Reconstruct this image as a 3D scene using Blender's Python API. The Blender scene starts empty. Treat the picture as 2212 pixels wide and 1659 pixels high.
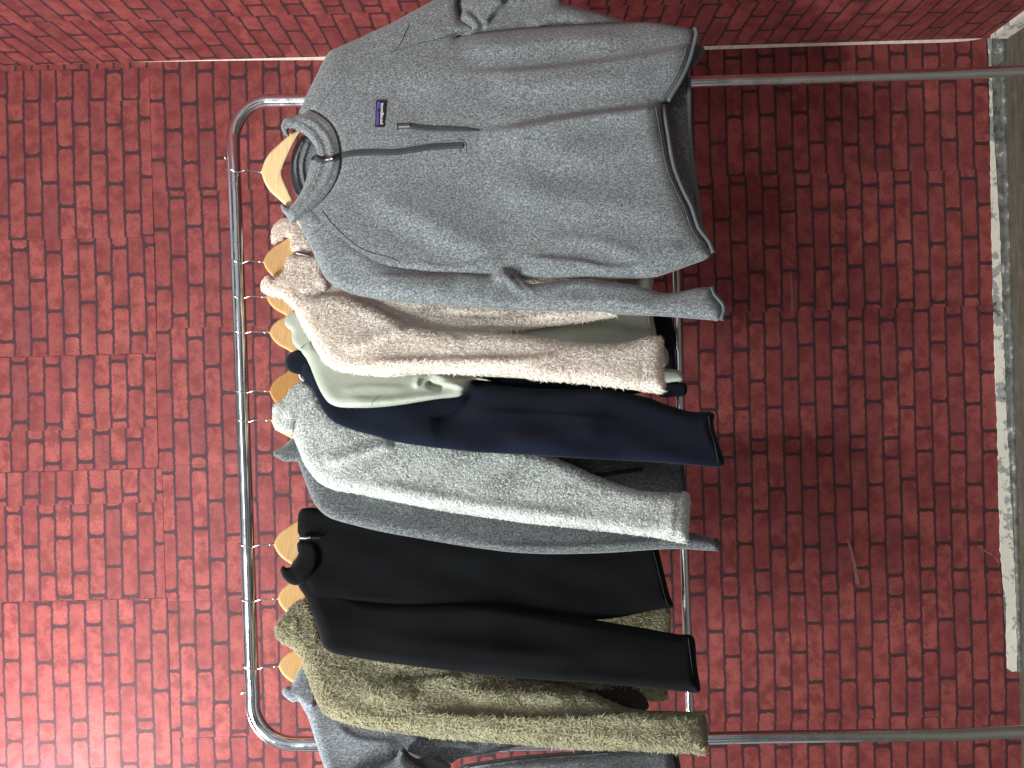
import bpy, math, random
import numpy as np
from mathutils import Vector, Matrix
from mathutils.geometry import delaunay_2d_cdt
random.seed(7); rng = np.random.default_rng(7)
S = bpy.context.scene; C = S.collection
# ------------------------------------------------------------------ camera
F = 1723.0; CX, CY = 1106.0, 829.5; CAMZ = 1.47; RHO = math.radians(1.6)
Rv = np.array([-math.sin(RHO), 0, -math.cos(RHO)]); Uv = np.array([math.cos(RHO), 0, -math.sin(RHO)])
cam = bpy.data.objects.new('camera', bpy.data.cameras.new('camera')); C.objects.link(cam); S.camera = cam
cam.data.sensor_width = 36; cam.data.lens = 36 * F / 2212; cam.data.clip_end = 50; cam.data.clip_start = .05
cam.matrix_world = Matrix(((Rv[0], Uv[0], 0, 0), (Rv[1], Uv[1], -1, 0), (Rv[2], Uv[2], 0, CAMZ), (0, 0, 0, 1)))
# ------------------------------------------------------------------ light
W = bpy.data.worlds.new('World'); S.world = W; W.use_nodes = True
bg = W.node_tree.nodes['Background']; bg.inputs[1].default_value = .50
_t = W.node_tree; _c = _t.nodes.new('ShaderNodeTexCoord'); _n = _t.nodes.new('ShaderNodeTexNoise'); _n.inputs['Scale'].default_value = 2.6; _n.inputs['Detail'].default_value = 1
_t.links.new(_c.outputs['Generated'], _n.inputs['Vector'])
_r = _t.nodes.new('ShaderNodeValToRGB'); _r.color_ramp.elements[0].position = .42; _r.color_ramp.elements[0].color = (.10, .105, .11, 1)
_r.color_ramp.elements[1].position = .60; _r.color_ramp.elements[1].color = (.95, 1.0, 1.05, 1); _t.links.new(_n.outputs[0], _r.inputs[0]); _t.links.new(_r.outputs[0], bg.inputs[0])
def area(name, loc, target, size, sy, power, col):
    l = bpy.data.lights.new(name, 'AREA'); l.shape = 'RECTANGLE'; l.size = size; l.size_y = sy; l.energy = power; l.color = col
    o = bpy.data.objects.new(name, l); C.objects.link(o); o.location = loc
    o.rotation_euler = (Vector(target) - Vector(loc)).to_track_quat('-Z', 'Y').to_euler(); return o
area('ceiling_lamp', (-1.0, -.5, 3.15), (-.05, 1.75, 1.7), .7, .35, 138, (.96, 1.0, .99))
area('added_wall_lamp', (-1.5, 1.85, 3.05), (-.85, 2.35, 2.6), .5, .4, 36, (1, .93, .97))  # unseen lamp added to brighten the upper left of the wall
area('fill_lamp_far', (.5, -1.2, 3.1), (.2, 1.8, 1.0), .9, .4, 9, (.95, .98, 1))  # added fill lamp, weak and slightly bluish, to soften the shadows
S.view_settings.view_transform = 'Standard'; S.view_settings.look = 'None'; S.view_settings.gamma = 1
S.view_settings.use_curve_mapping = False; S.view_settings.exposure = .22
# ------------------------------------------------------------------ helpers
def P(px, py, D):
    px = np.asarray(px, float); py = np.asarray(py, float); D = np.asarray(D, float) + 0 * px
    a = ((px - CX) / F * D)[..., None]; b = ((CY - py) / F * D)[..., None]
    v = a * Rv + b * Uv; v[..., 1] += D; v[..., 2] += CAMZ
    return v
def empty(name, label, cat, loc=(0, 0, 0), group=None):
    o = bpy.data.objects.new(name, None); C.objects.link(o); o.location = loc; o.empty_display_size = .05
    o['label'] = label; o['category'] = cat
    if group: o['group'] = group
    return o
def mesh(name, verts, faces, mat, parent=None, smooth=True, label=None, uv=None):
    verts = np.asarray(verts, float).reshape(-1, 3)
    org = np.array([0., 0., 0.])
    root = parent
    while root is not None: org += np.array(root.location); root = root.parent
    me = bpy.data.meshes.new(name); me.from_pydata((verts - org).tolist(), [], [list(map(int, f)) for f in faces]); me.update()
    if smooth: me.polygons.foreach_set('use_smooth', [True] * len(me.polygons))
    if uv is not None:
        l = me.uv_layers.new(name='UVMap'); idx = np.zeros(len(me.loops), int); me.loops.foreach_get('vertex_index', idx)
        l.data.foreach_set('uv', np.asarray(uv)[idx].ravel())
    me.materials.append(mat)
    o = bpy.data.objects.new(name, me); C.objects.link(o)
    if parent: o.parent = parent
    if label: o['label'] = label
    return o
def tag(o, label, cat, group=None, kind=None):
    if kind: o['kind'] = kind
    if label: o['label'] = label
    if cat: o['category'] = cat
    if group: o['group'] = group
    return o
def fixn(o):
    import bmesh
    bm = bmesh.new(); bm.from_mesh(o.data); bmesh.ops.recalc_face_normals(bm, faces=bm.faces); bm.to_mesh(o.data); bm.free(); return o
def spline(pts, step=5., closed=True):
    pts = np.asarray(pts, float); n = len(pts); out = []
    rngi = range(n if closed else n - 1)
    for i in rngi:
        p1 = pts[i]; p2 = pts[(i + 1) % n]
        p0 = pts[i - 1] if (closed or i > 0) else 2 * p1 - p2
        p3 = pts[(i + 2) % n] if (closed or i + 2 < n) else 2 * p2 - p1
        d = np.linalg.norm(p2 - p1); k = max(1, int(round(d / step)))
        # centripetal-ish: limit tangents to the segment length so corners stay tight
        def lim(t):
            L = np.linalg.norm(t); return t if L < 1e-9 else t * min(1, d / L)
        m1 = lim((p2 - p0) * .5); m2 = lim((p3 - p1) * .5)
        for j in range(k):
            t = j / k; t2 = t * t; t3 = t2 * t
            out.append((2 * t3 - 3 * t2 + 1) * p1 + (t3 - 2 * t2 + t) * m1 + (-2 * t3 + 3 * t2) * p2 + (t3 - t2) * m2)
    if not closed: out.append(pts[-1])
    return np.array(out)
def pdist(q, poly, closed=True):
    """distance, signed side, parameter of points q to a polyline"""
    A = poly; B = np.roll(poly, -1, 0)
    if not closed: A = poly[:-1]; B = poly[1:]
    best = np.full(len(q), 1e9); side = np.zeros(len(q)); par = np.zeros(len(q)); n = len(A)
    for i in range(n):
        d = B[i] - A[i]; L = d @ d
        if L < 1e-12: continue
        t = np.clip(((q - A[i]) @ d) / L, 0, 1); v = q - A[i] - t[:, None] * d
        dd = np.hypot(v[:, 0], v[:, 1]); m = dd < best
        best[m] = dd[m]; cr = d[0] * (q[:, 1] - A[i][1]) - d[1] * (q[:, 0] - A[i][0]); side[m] = np.sign(cr[m]); par[m] = ((i + t) / n)[m]
    return best, side, par
def inside(q, poly):
    x, y = q[:, 0], q[:, 1]; c = np.zeros(len(q), bool); B = np.roll(poly, -1, 0)
    for (x0, y0), (x1, y1) in zip(poly, B):
        if y0 == y1: continue
        m = ((y0 > y) != (y1 > y)) & (x < (x1 - x0) * (y - y0) / (y1 - y0) + x0); c ^= m
    return c
def foldsum(q, folds):
    r = np.zeros(len(q))
    for f in folds:
        kind, pts, h, w = f[:4]
        pl = spline(pts, 12, False); d, sd, t = pdist(q, pl, False)
        tap = np.clip(np.minimum(t, 1 - t) * 5, 0, 1); tap = tap * tap * (3 - 2 * tap)
        if len(f) > 4 and f[4] == 'a': tap = np.clip((1 - t) * 5, 0, 1)      # open at start
        if len(f) > 4 and f[4] == 'b': tap = np.clip(t * 5, 0, 1)
        if len(f) > 4 and f[4] == 'ab': tap = 1
        if kind == 'r': r += h * tap * np.exp(-(d / w) ** 2)
        else:
            s = d * sd; r += h * tap * (1 / (1 + np.exp(-np.clip(s / 2.2, -30, 30)))) * np.exp(-np.maximum(s, 0) / w)
    return r
def wob(q, amp, seed, lx=260., ly=55.):
    g = np.random.default_rng(seed); r = np.zeros(len(q))
    for k in range(9):
        fx = g.uniform(-1.3, 1.3) / lx * 6.28; fy = g.uniform(.25, 1.3) / ly * 3.1
        r += np.sin(q[:, 0] * fx + q[:, 1] * fy + g.uniform(0, 6.28)) / (1 + .25 * k)
    return r * amp * .45
# ------------------------------------------------------------------ node materials
class N:
    def __init__(s, name):
        s.m = bpy.data.materials.new(name); s.m.use_nodes = True; s.t = s.m.node_tree; s.b = s.t.nodes['Principled BSDF']
    def n(s, ty, **kw):
        x = s.t.nodes.new(ty)
        for k, v in kw.items(): setattr(x, k, v)
        return x
    def put(s, sock, v):
        if isinstance(v, (int, float)): sock.default_value = v
        elif isinstance(v, (tuple, list)): sock.default_value = v
        else: s.t.links.new(v, sock)
    def M(s, op, a, b=0., c=None):
        x = s.n('ShaderNodeMath', operation=op); s.put(x.inputs[0], a); s.put(x.inputs[1], b)
        if c is not None: s.put(x.inputs[2], c)
        return x.outputs[0]
    def mix(s, f, a, b, mode='MIX'):
        x = s.n('ShaderNodeMix', data_type='RGBA', blend_type=mode); s.put(x.inputs[0], f)
        for i, v in ((6, a), (7, b)):
            s.put(x.inputs[i], (*v, 1) if isinstance(v, tuple) and len(v) == 3 else v)
        return x.outputs[2]
    def ramp(s, f, lo, hi, a=0., b=1.):
        x = s.n('ShaderNodeMapRange'); x.interpolation_type = 'SMOOTHSTEP'
        s.put(x.inputs[0], f); s.put(x.inputs[1], lo); s.put(x.inputs[2], hi); s.put(x.inputs[3], a); s.put(x.inputs[4], b); return x.outputs[0]
    def obj(s, scale=(1, 1, 1)):
        if not hasattr(s, 'tc'): s.tc = s.n('ShaderNodeTexCoord')
        mp = s.n('ShaderNodeMapping'); mp.inputs['Scale'].default_value = scale; s.t.links.new(s.tc.outputs['Object'], mp.inputs[0]); return mp.outputs[0]
    def noise(s, vec, scale, detail=2., rough=.5, out=0):
        x = s.n('ShaderNodeTexNoise'); s.put(x.inputs['Vector'], vec); x.inputs['Scale'].default_value = scale
        x.inputs['Detail'].default_value = detail; x.inputs['Roughness'].default_value = rough; return x.outputs[out]
    def bump(s, h, dist, strength=1.):
        x = s.n('ShaderNodeBump'); x.inputs['Distance'].default_value = dist; x.inputs['Strength'].default_value = strength
        s.put(x.inputs['Height'], h); s.t.links.new(x.outputs[0], s.b.inputs['Normal']); return x
    def set(s, **kw):
        for k, v in kw.items():
            s.put(s.b.inputs[k.replace('_', ' ')], (*v, 1) if isinstance(v, tuple) and len(v) == 3 else v)
        return s.m
def heather(name, lo, mid, hi, contrast=1.):
    k = N(name); v = k.obj((1, 1, .72)); n1 = k.noise(v, 330, 2.5, .7); n2 = k.noise(v, 900, 1, .5); n3 = k.noise(v, 14, 2)
    f = k.M('ADD', k.M('MULTIPLY', n1, .8), k.M('MULTIPLY', n2, .2))
    c = k.mix(k.ramp(f, .38, .50), lo, mid); c = k.mix(k.ramp(f, .50, .62), c, hi)
    c = k.mix(k.ramp(n3, .3, .7, 0, .16), c, lo)
    k.bump(f, .0016, .55); k.set(Base_Color=c, Roughness=.95, Sheen_Weight=.25, Sheen_Roughness=.5); k.b.inputs['Specular IOR Level'].default_value = .15
    return k.m
def fleece(name, a, b, sheen=.15, dist=.0006):
    k = N(name); v = k.obj((1, 1, .35)); n1 = k.noise(v, 750, 2); n2 = k.noise(k.obj(), 9, 3, .6); n3 = k.noise(k.obj((1, 1, 1)), 160, 3)
    c = k.mix(k.ramp(n2, .3, .7), a, b); c = k.mix(k.ramp(n1, .4, .75, 0, .22), c, tuple(min(1, x * 1.3) for x in b))
    k.bump(k.M('ADD', n1, k.M('MULTIPLY', n3, .5)), dist, .6); k.set(Base_Color=c, Roughness=.95, Sheen_Weight=sheen); k.b.inputs['Specular IOR Level'].default_value = .12
    return k.m
def pile(name, a, b, c2):
    k = N(name); g = k.n('ShaderNodeNewGeometry'); n2 = k.noise(k.obj(), 60, 3); n3 = k.noise(k.obj(), 420, 1)
    c = k.mix(k.ramp(n2, .3, .7), a, b); c = k.mix(k.ramp(n3, .35, .7, 0, .5), c, c2)
    k.set(Base_Color=c, Roughness=.9, Sheen_Weight=.2); k.b.inputs['Specular IOR Level'].default_value = .15
    tr = k.n('ShaderNodeBsdfTranslucent'); k.put(tr.inputs[0], c); mx = k.n('ShaderNodeMixShader'); mx.inputs[0].default_value = .5
    k.t.links.new(k.b.outputs[0], mx.inputs[1]); k.t.links.new(tr.outputs[0], mx.inputs[2]); k.t.links.new(mx.outputs[0], k.t.nodes['Material Output'].inputs[0])
    return k.m
def plain(name, col, rough=.6, metal=0., spec=.5):
    k = N(name); n1 = k.noise(k.obj(), 80, 3); c = k.mix(k.ramp(n1, .3, .7), tuple(x * .85 for x in col), tuple(min(1, x * 1.1) for x in col))
    k.bump(k.noise(k.obj(), 500, 2), .0003, .4)
    k.set(Base_Color=c, Roughness=rough, Metallic=metal); k.b.inputs['Specular IOR Level'].default_value = spec; return k.m
def chrome(name, col=(.74, .75, .77), r=.08, wear=.35):
    k = N(name); n1 = k.noise(k.obj((1, 1, 1)), 25, 4, .65); n2 = k.noise(k.obj((1, 1, 1)), 220, 3, .7)
    c = k.mix(k.ramp(n1, .5, .8, 0, wear), col, tuple(x * .45 for x in col)); c = k.mix(k.ramp(n2, .66, .72), c, (.16, .13, .11))
    k.set(Base_Color=c, Metallic=1., Roughness=k.ramp(n1, .3, .8, r, r + .22)); return k.m
def wood(name, a, b):
    k = N(name); v = k.obj((2.2, 2.2, 2.2)); w = k.n('ShaderNodeTexWave'); w.wave_type = 'BANDS'; w.bands_direction = 'Z'
    k.put(w.inputs['Vector'], k.obj((3, 3, 8))); w.inputs['Scale'].default_value = 5; w.inputs['Distortion'].default_value = 5; w.inputs['Detail'].default_value = 3
    n1 = k.noise(k.obj((25, 25, 220)), 1, 3, .6); n2 = k.noise(k.obj(), 22, 2); sp = k.noise(k.obj(), 75, 1)
    c = k.mix(k.ramp(w.outputs[0], .2, .9, 0, .35), a, b); c = k.mix(k.ramp(n1, .45, .8, 0, .45), c, tuple(x * .72 for x in b))
    c = k.mix(k.ramp(n2, .4, .8, 0, .4), c, b); c = k.mix(k.ramp(sp, .72, .8, 0, .5), c, (.16, .08, .03))
    k.set(Base_Color=c, Roughness=.28); k.b.inputs['Coat Weight'].default_value = .5; k.b.inputs['Coat Roughness'].default_value = .15
    k.bump(n1, .0003, .3); return k.m
PANEL = .402
def brick_paper():
    k = N('brick_wallpaper'); uv = k.n('ShaderNodeUVMap'); uv.uv_map = 'UVMap'
    L, H = .1735, .0486
    nv = k.n('ShaderNodeTexNoise'); k.put(nv.inputs['Vector'], uv.outputs[0]); nv.inputs['Scale'].default_value = 95; nv.inputs['Detail'].default_value = 3; nv.inputs['Roughness'].default_value = .7
    nl = k.n('ShaderNodeTexNoise'); k.put(nl.inputs['Vector'], uv.outputs[0]); nl.inputs['Scale'].default_value = 7
    sp = k.n('ShaderNodeSeparateXYZ'); k.put(sp.inputs[0], uv.outputs[0]); u0, v0 = sp.outputs[0], sp.outputs[1]
    sn = k.n('ShaderNodeSeparateColor'); k.put(sn.inputs[0], nv.outputs['Color'])
    sl = k.n('ShaderNodeSeparateColor'); k.put(sl.inputs[0], nl.outputs['Color'])
    pan = k.M('FLOOR', k.M('DIVIDE', u0, PANEL))
    wn = k.n('ShaderNodeTexWhiteNoise', noise_dimensions='1D'); k.put(wn.inputs['W'], pan)
    wsep = k.n('ShaderNodeSeparateColor'); k.put(wsep.inputs[0], wn.outputs['Color'])
    u = k.M('ADD', u0, k.M('MULTIPLY', k.M('SUBTRACT', sn.outputs[0], .5), .0105)); u = k.M('ADD', u, k.M('MULTIPLY', wsep.outputs[0], .3))
    v = k.M('ADD', v0, k.M('MULTIPLY', k.M('SUBTRACT', sn.outputs[1], .5), .0095)); v = k.M('ADD', v, k.M('MULTIPLY', k.M('SUBTRACT', sl.outputs[1], .5), .009))
    v = k.M('ADD', v, k.M('MULTIPLY', wsep.outputs[1], .02))
    row = k.M('FLOOR', k.M('DIVIDE', v, H)); lv = k.M('SUBTRACT', v, k.M('MULTIPLY', k.M('ADD', row, .5), H))
    w1 = k.n('ShaderNodeTexWhiteNoise', noise_dimensions='2D'); cb = k.n('ShaderNodeCombineXYZ'); k.put(cb.inputs[0], row); k.put(cb.inputs[1], pan); k.put(w1.inputs['Vector'], cb.outputs[0])
    half = k.M('MULTIPLY', k.M('FLOORED_MODULO', row, 2.), .5)
    us = k.M('ADD', k.M('DIVIDE', u, L), k.M('ADD', half, k.M('MULTIPLY', w1.outputs[0], .16)))
    col = k.M('FLOOR', us); lu = k.M('MULTIPLY', k.M('SUBTRACT', k.M('SUBTRACT', us, col), .5), L)
    w2 = k.n('ShaderNodeTexWhiteNoise', noise_dimensions='3D'); c3 = k.n('ShaderNodeCombineXYZ'); k.put(c3.inputs[0], row); k.put(c3.inputs[1], col); k.put(c3.inputs[2], pan); k.put(w2.inputs['Vector'], c3.outputs[0])
    rs = k.n('ShaderNodeSeparateColor'); k.put(rs.inputs[0], w2.outputs['Color'])
    rad = k.M('ADD', .004, k.M('MULTIPLY', rs.outputs[1], .009))
    qx = k.M('ADD', k.M('SUBTRACT', k.M('ABSOLUTE', lu), L / 2 - .0052), rad)
    qy = k.M('ADD', k.M('SUBTRACT', k.M('ABSOLUTE', lv), H / 2 - .0037), rad)
    mx = k.M('MAXIMUM', qx, 0); my = k.M('MAXIMUM', qy, 0)
    sd = k.M('SUBTRACT', k.M('ADD', k.M('SQRT', k.M('ADD', k.M('MULTIPLY', mx, mx), k.M('MULTIPLY', my, my))), k.M('MINIMUM', k.M('MAXIMUM', qx, qy), 0)), rad)
    mask = k.ramp(sd, -.0009, .0011)
    cl = k.noise(uv.outputs[0], 22, 4, .65); fine = k.noise(uv.outputs[0], 150, 4, .8); dots = k.noise(uv.outputs[0], 130, 1, .5)
    cl2 = k.noise(uv.outputs[0], 6, 3, .6)
    bc = k.mix(rs.outputs[0], (.205, .045, .041), (.285, .070, .060))
    dk = k.ramp(rs.outputs[2], .66, .95, 0, .6)
    bc = k.mix(dk, bc, (.16, .045, .048))
    bc = k.mix(k.ramp(cl, .40, .62, 0, .9), bc, (.135, .028, .027)); bc = k.mix(k.ramp(cl2, .5, .75, 0, .5), bc, (.345, .092, .076))
    bc = k.mix(k.ramp(fine, .42, .68, 0, .7), bc, (.16, .032, .032)); bc = k.mix(k.ramp(dots, .68, .73, 0, .8), bc, (.12, .02, .022))
    jc = k.mix(fine, (.032, .013, .016), (.068, .028, .032))
    c = k.mix(mask, bc, jc)
    fr = k.M('ABSOLUTE', k.M('SUBTRACT', k.M('SUBTRACT', k.M('DIVIDE', u0, PANEL), pan), .5)); seam = k.ramp(fr, .4965, .4995)
    c = k.mix(k.M('MULTIPLY', seam, .5), c, (.16, .04, .04))
    wr = k.noise(uv.outputs[0], 3.5, 4, .6)
    k.bump(k.M('SUBTRACT', k.M('ADD', k.M('MULTIPLY', wr, 3), k.M('MULTIPLY', fine, .08)), k.M('MULTIPLY', k.M('ADD', mask, k.M('MULTIPLY', seam, 2)), .06)), .006, .5)
    k.set(Base_Color=c, Roughness=.66); k.b.inputs['Specular IOR Level'].default_value = .2
    return k.m
M_brick = brick_paper()
M_hgrey = heather('heather_grey_knit', (.082, .089, .091), (.165, .178, .183), (.32, .338, .345))
M_hmid = heather('charcoal_heather_knit', (.042, .046, .048), (.10, .108, .112), (.215, .228, .235))
M_hlight = heather('blue_grey_heather_knit', (.10, .109, .122), (.195, .21, .233), (.37, .395, .43))
M_in = heather('inner_heather_knit', (.06, .066, .07), (.13, .14, .145), (.24, .25, .26))
M_bind = fleece('grey_binding', (.10, .115, .12), (.13, .145, .15))
M_bindd = fleece('dark_binding', (.035, .038, .042), (.05, .053, .058))
M_sage = fleece('sage_fleece', (.36, .39, .325), (.42, .45, .375), .1, .0014)
M_navy = fleece('navy_fleece', (.0035, .0052, .0125), (.0058, .0085, .018), .05)
M_black = fleece('black_fleece', (.004, .0042, .0048), (.0065, .0068, .0075), .03)
M_cream = pile('cream_pile', (.96, .88, .79), (.98, .93, .86), (.99, .96, .93))
M_lgrey = pile('pale_grey_pile', (.76, .78, .75), (.84, .86, .83), (.92, .93, .91))
M_olive = pile('olive_pile', (.42, .39, .25), (.53, .495, .335), (.66, .62, .45))
M_oliv2 = fleece('dark_olive', (.03, .028, .02), (.045, .04, .03))  # very dark olive brown
M_zip = fleece('black_zip_tape', (.04, .043, .047), (.065, .07, .075), .1, .0003)
M_seam = fleece('seam_thread', (.11, .12, .125), (.15, .16, .165))
M_sageseam = fleece('sage_thread', (.36, .38, .31), (.42, .44, .37))
M_metal = plain('zip_metal', (.42, .43, .44), .38, 1.)
M_chrome = chrome('chrome_tube'); M_chrome2 = chrome('dull_chrome_tube', (.72, .73, .74), .14, .35); M_wire = chrome('hook_wire', (.8, .8, .8), .15, .2)
M_wood1 = wood('pale_birch', (.80, .60, .33), (.68, .45, .20)); M_wood2 = wood('varnished_birch', (.74, .48, .22), (.60, .35, .13))
M_wood3 = wood('amber_varnished_birch', (.58, .31, .11), (.44, .22, .07))
M_purple = plain('purple_weave', (.10, .06, .34), .8); M_lblack = plain('black_weave', (.008, .008, .012), .8); M_white = plain('white_thread', (.8, .8, .8), .8)
M_plaster = plain('bare_plaster', (.66, .53, .45), .8)
M_tag = plain('white_tag', (.75, .74, .72), .7)
def skirt_mat():
    k = N('peeling_paint'); n1 = k.noise(k.obj((1, 1, 1)), 16, 5, .7); n2 = k.noise(k.obj(), 90, 3)
    c = k.mix(k.ramp(n1, .50, .56), (.70, .66, .55), (.30, .30, .28)); c = k.mix(k.ramp(n1, .62, .66), c, (.07, .07, .065)); c = k.mix(k.ramp(n2, .5, .8, 0, .3), c, (.3, .28, .23))
    k.bump(n1, .004, .6); k.set(Base_Color=c, Roughness=.7); return k.m
M_skirt = skirt_mat()
def grout_mat():
    k = N('mottled_grey_grout'); n1 = k.noise(k.obj((1, 1, 1)), 26, 5, .7)
    c = k.mix(k.ramp(n1, .35, .55), (.06, .06, .05), (.16, .16, .145)); c = k.mix(k.ramp(n1, .56, .64), c, (.42, .42, .38))
    k.bump(n1, .004, .6); k.set(Base_Color=c, Roughness=.75); return k.m
M_grout = grout_mat()
def floor_mat():
    k = N('worn_brown_floor'); n1 = k.noise(k.obj((2, 14, 1)), 5, 5, .65); n2 = k.noise(k.obj((1, 1, 1)), 35, 4)
    c = k.mix(k.ramp(n1, .3, .7), (.062, .052, .036), (.105, .092, .070)); c = k.mix(k.ramp(n2, .5, .8, 0, .5), c, (.15, .14, .12))
    k.bump(n2, .002, .5); k.set(Base_Color=c, Roughness=.6); return k.m
M_floor = floor_mat()
# ------------------------------------------------------------------ structure: floor and walls
DW = 2.35
xc = float(P(1106, 112, DW)[0])        # room corner
def wallquad(name, pts3, uvs, mat, parent=None, thick=None):
    return mesh(name, pts3, [tuple(range(len(pts3)))], mat, parent, False, None, uvs)
fl = mesh('floor', [(-3, -2.5, 0), (3, -2.5, 0), (3, 3, 0), (-3, 3, 0)], [(0, 1, 2, 3)], M_floor, None, False); fl['kind'] = 'structure'
U0 = float(P(1600, 380, DW)[0])          # first paper seam
def slab(name, x0, x1, z0, z1, y, t, mat, parent=None, uo=0., vo=0., taper=0.):
    """paper-covered slab facing -Y, top/bottom edge may slope by taper"""
    v = [(x0, y, z0 + taper), (x1, y, z0), (x1, y, z1), (x0, y, z1), (x0, y + t, z0 + taper), (x1, y + t, z0), (x1, y + t, z1), (x0, y + t, z1)]
    f = [(0, 1, 2, 3), (5, 4, 7, 6), (1, 5, 6, 2), (4, 0, 3, 7), (3, 2, 6, 7), (4, 5, 1, 0)]
    uv = [(a[0] - U0 + uo + 40 * PANEL, a[2] + vo) for a in v]
    return fixn(mesh(name, v, f, mat, parent, False, None, uv))
bw = slab('brick_wall', -2.6, xc, 0, 3.3, DW, .12, M_brick)
tag(bw, 'long red brick patterned papered wall facing the clothes rack', 'wall')
v = [(xc, DW, 0), (xc, .9, 0), (xc, .9, 3.3), (xc, DW, 3.3), (xc + .12, DW + .12, 0), (xc + .12, .9, 0), (xc + .12, .9, 3.3), (xc + .12, DW + .12, 3.3)]
sw = fixn(mesh('brick_wall', v, [(0, 1, 2, 3), (4, 5, 6, 7), (1, 5, 6, 2), (3, 2, 6, 7), (0, 4, 5, 1), (0, 3, 7, 4)], M_brick, None, False, None, [(-a[1] * 1.0 + 90 * PANEL + .07, a[2] + .013) for a in v]))
tag(sw, 'narrow red brick patterned side wall beyond the grey sweater sleeve', 'wall')
# upper paper sheets lapped over the lower ones
def wx(px, py): return float(P(px, py, DW)[0]), float(P(px, py, DW)[2])
for (pa, pb, pe, uo, vo, t) in ((146, 762, 322, .13, .021, .0016), (764, 1010, 336, .29, .008, .0022), (1012, 1290, 350, .51, .034, .0014), (1292, 1659, 362, .77, .017, .0010)):
    xa, za = wx(pe, pa); xb, zb = wx(pe + 6, pb)
    s = slab('wallpaper_sheet', xb, xa, za, 3.3, DW - t, t - .0004, M_brick, bw, uo, vo)
# bare gap running down the corner
g = []
for (px, w) in ((285, 0.2), (400, 1.6), (560, 4), (740, 8.5), (1100, 9), (1540, 8), (1700, 7), (1900, 6.5), (2040, 7), (2090, 5), (2120, 1)):
    z = float(P(px, 112, DW)[2]); g.append((z, w / F * DW))
vs = []; fs = []
for i, (z, w) in enumerate(g):
    vs += [(xc - w, DW - .003, z), (xc - .0008, DW - .003 - .002, z)]
    if i: fs.append((2 * i - 2, 2 * i - 1, 2 * i + 1, 2 * i))
mesh('plaster_gap', vs, fs, M_plaster, bw, False)
# peeling plaster base below the paper
def basepoly(name, pts, D, mat, parent, ext=.012):
    pts = spline(pts, 9, False); pts = pts + rng.normal(0, .7, pts.shape)
    f = P(pts[:, 0], pts[:, 1], D); n = len(f); b = f.copy(); b[:, 1] += ext
    v = np.vstack([f, b]); faces = [tuple(range(n)), tuple(range(2 * n - 1, n - 1, -1))] + [(i, (i + 1) % n, (i + 1) % n + n, i + n) for i in range(n)]
    return fixn(mesh(name, v, faces, mat, parent, False))
basepoly('painted_base', [(2134, 70), (2138, 150), (2141, 400), (2146, 640), (2150, 800), (2155, 930), (2161, 1170), (2168, 1262), (2174, 1300), (2177, 1445), (2197, 1449), (2189, 1165), (2179, 985), (2167, 700), (2159, 480), (2145, 250), (2142, 70)], DW - .004, M_skirt, bw, .003)
basepoly('bare_base', [(2136, 70), (2143, 400), (2152, 800), (2163, 1170), (2180, 1440), (2225, 1446), (2228, 70)], DW - .0015, M_grout, bw, .001)
M_fray = plain('frayed_paper_backing', (.20, .085, .08), .8)
basepoly('torn_crease', [(1829, 1165), (1838, 1200), (1845, 1235), (1849, 1262), (1857, 1262), (1851, 1230), (1843, 1195), (1833, 1163)], DW - .0008, M_fray, bw, .0005)
basepoly('torn_crease', [(1705, 583), (1708, 620), (1709, 671), (1714, 671), (1712, 620), (1707, 582)], DW - .0008, M_fray, bw, .0005)
basepoly('torn_crease', [(2126, 1190), (2150, 1206), (2160, 1222), (2158, 1210), (2140, 1196), (2127, 1186)], DW - .0008, M_fray, bw, .0005)
# plaster kerb along the wall foot
z1 = float(P(2172, 800, DW - .02)[2])
kz = .006
kerb = slab('skirting', float(P(2180, 1448, DW)[0]), xc - .004, 0.001, kz, DW - .014, .012, M_grout, bw)
sk2 = mesh('skirting', [(xc - .002, DW - .03, .001), (xc - .002, .9, .001), (xc - .002, .9, .05), (xc - .002, DW - .03, .05), (xc - .014, DW - .03, .001), (xc - .014, .9, .001), (xc - .014, .9, .05), (xc - .014, DW - .03, .05)],
    [(0, 1, 2, 3), (4, 5, 6, 7), (2, 3, 7, 6), (0, 3, 7, 4), (1, 2, 6, 5)], M_skirt, sw, False); fixn(sk2)
# ------------------------------------------------------------------ rack
def tube(name, pts, r, mat, parent, seg=20, caps=True, label=None):
    pts = np.asarray(pts, float); n = len(pts); vs = []; fs = []
    T = np.gradient(pts, axis=0); T /= np.linalg.norm(T, axis=1)[:, None]
    ref = np.array([0, 1., 0]) if abs(T[0][1]) < .9 else np.array([1., 0, 0])
    nrm = ref - T[0] * (ref @ T[0]); nrm /= np.linalg.norm(nrm)
    rr = np.broadcast_to(np.asarray(r, float), (n,))
    for i in range(n):
        nrm = nrm - T[i] * (nrm @ T[i]); nrm /= np.linalg.norm(nrm); b = np.cross(T[i], nrm)
        for k in range(seg):
            a = 2 * math.pi * k / seg; vs.append(pts[i] + rr[i] * (math.cos(a) * nrm + math.sin(a) * b))
        if i:
            for k in range(seg): fs.append(((i - 1) * seg + k, (i - 1) * seg + (k + 1) % seg, i * seg + (k + 1) % seg, i * seg + k))
    if caps: fs.append(tuple(range(seg - 1, -1, -1))); fs.append(tuple((n - 1) * seg + k for k in range(seg)))
    return fixn(mesh(name, vs, fs, mat, parent, True, label))
def Dbar(py): return 1.75 - .17 * (py - 217) / 1389.
def PX(l, step=8): 
    q = spline(l, step, False); return P(q[:, 0], q[:, 1], Dbar(q[:, 1]))
rack = empty('clothes_rack', 'chrome tube clothes rack holding nine garments against the brick wall', 'clothes rack', (0, 1.65, 0))
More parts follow.
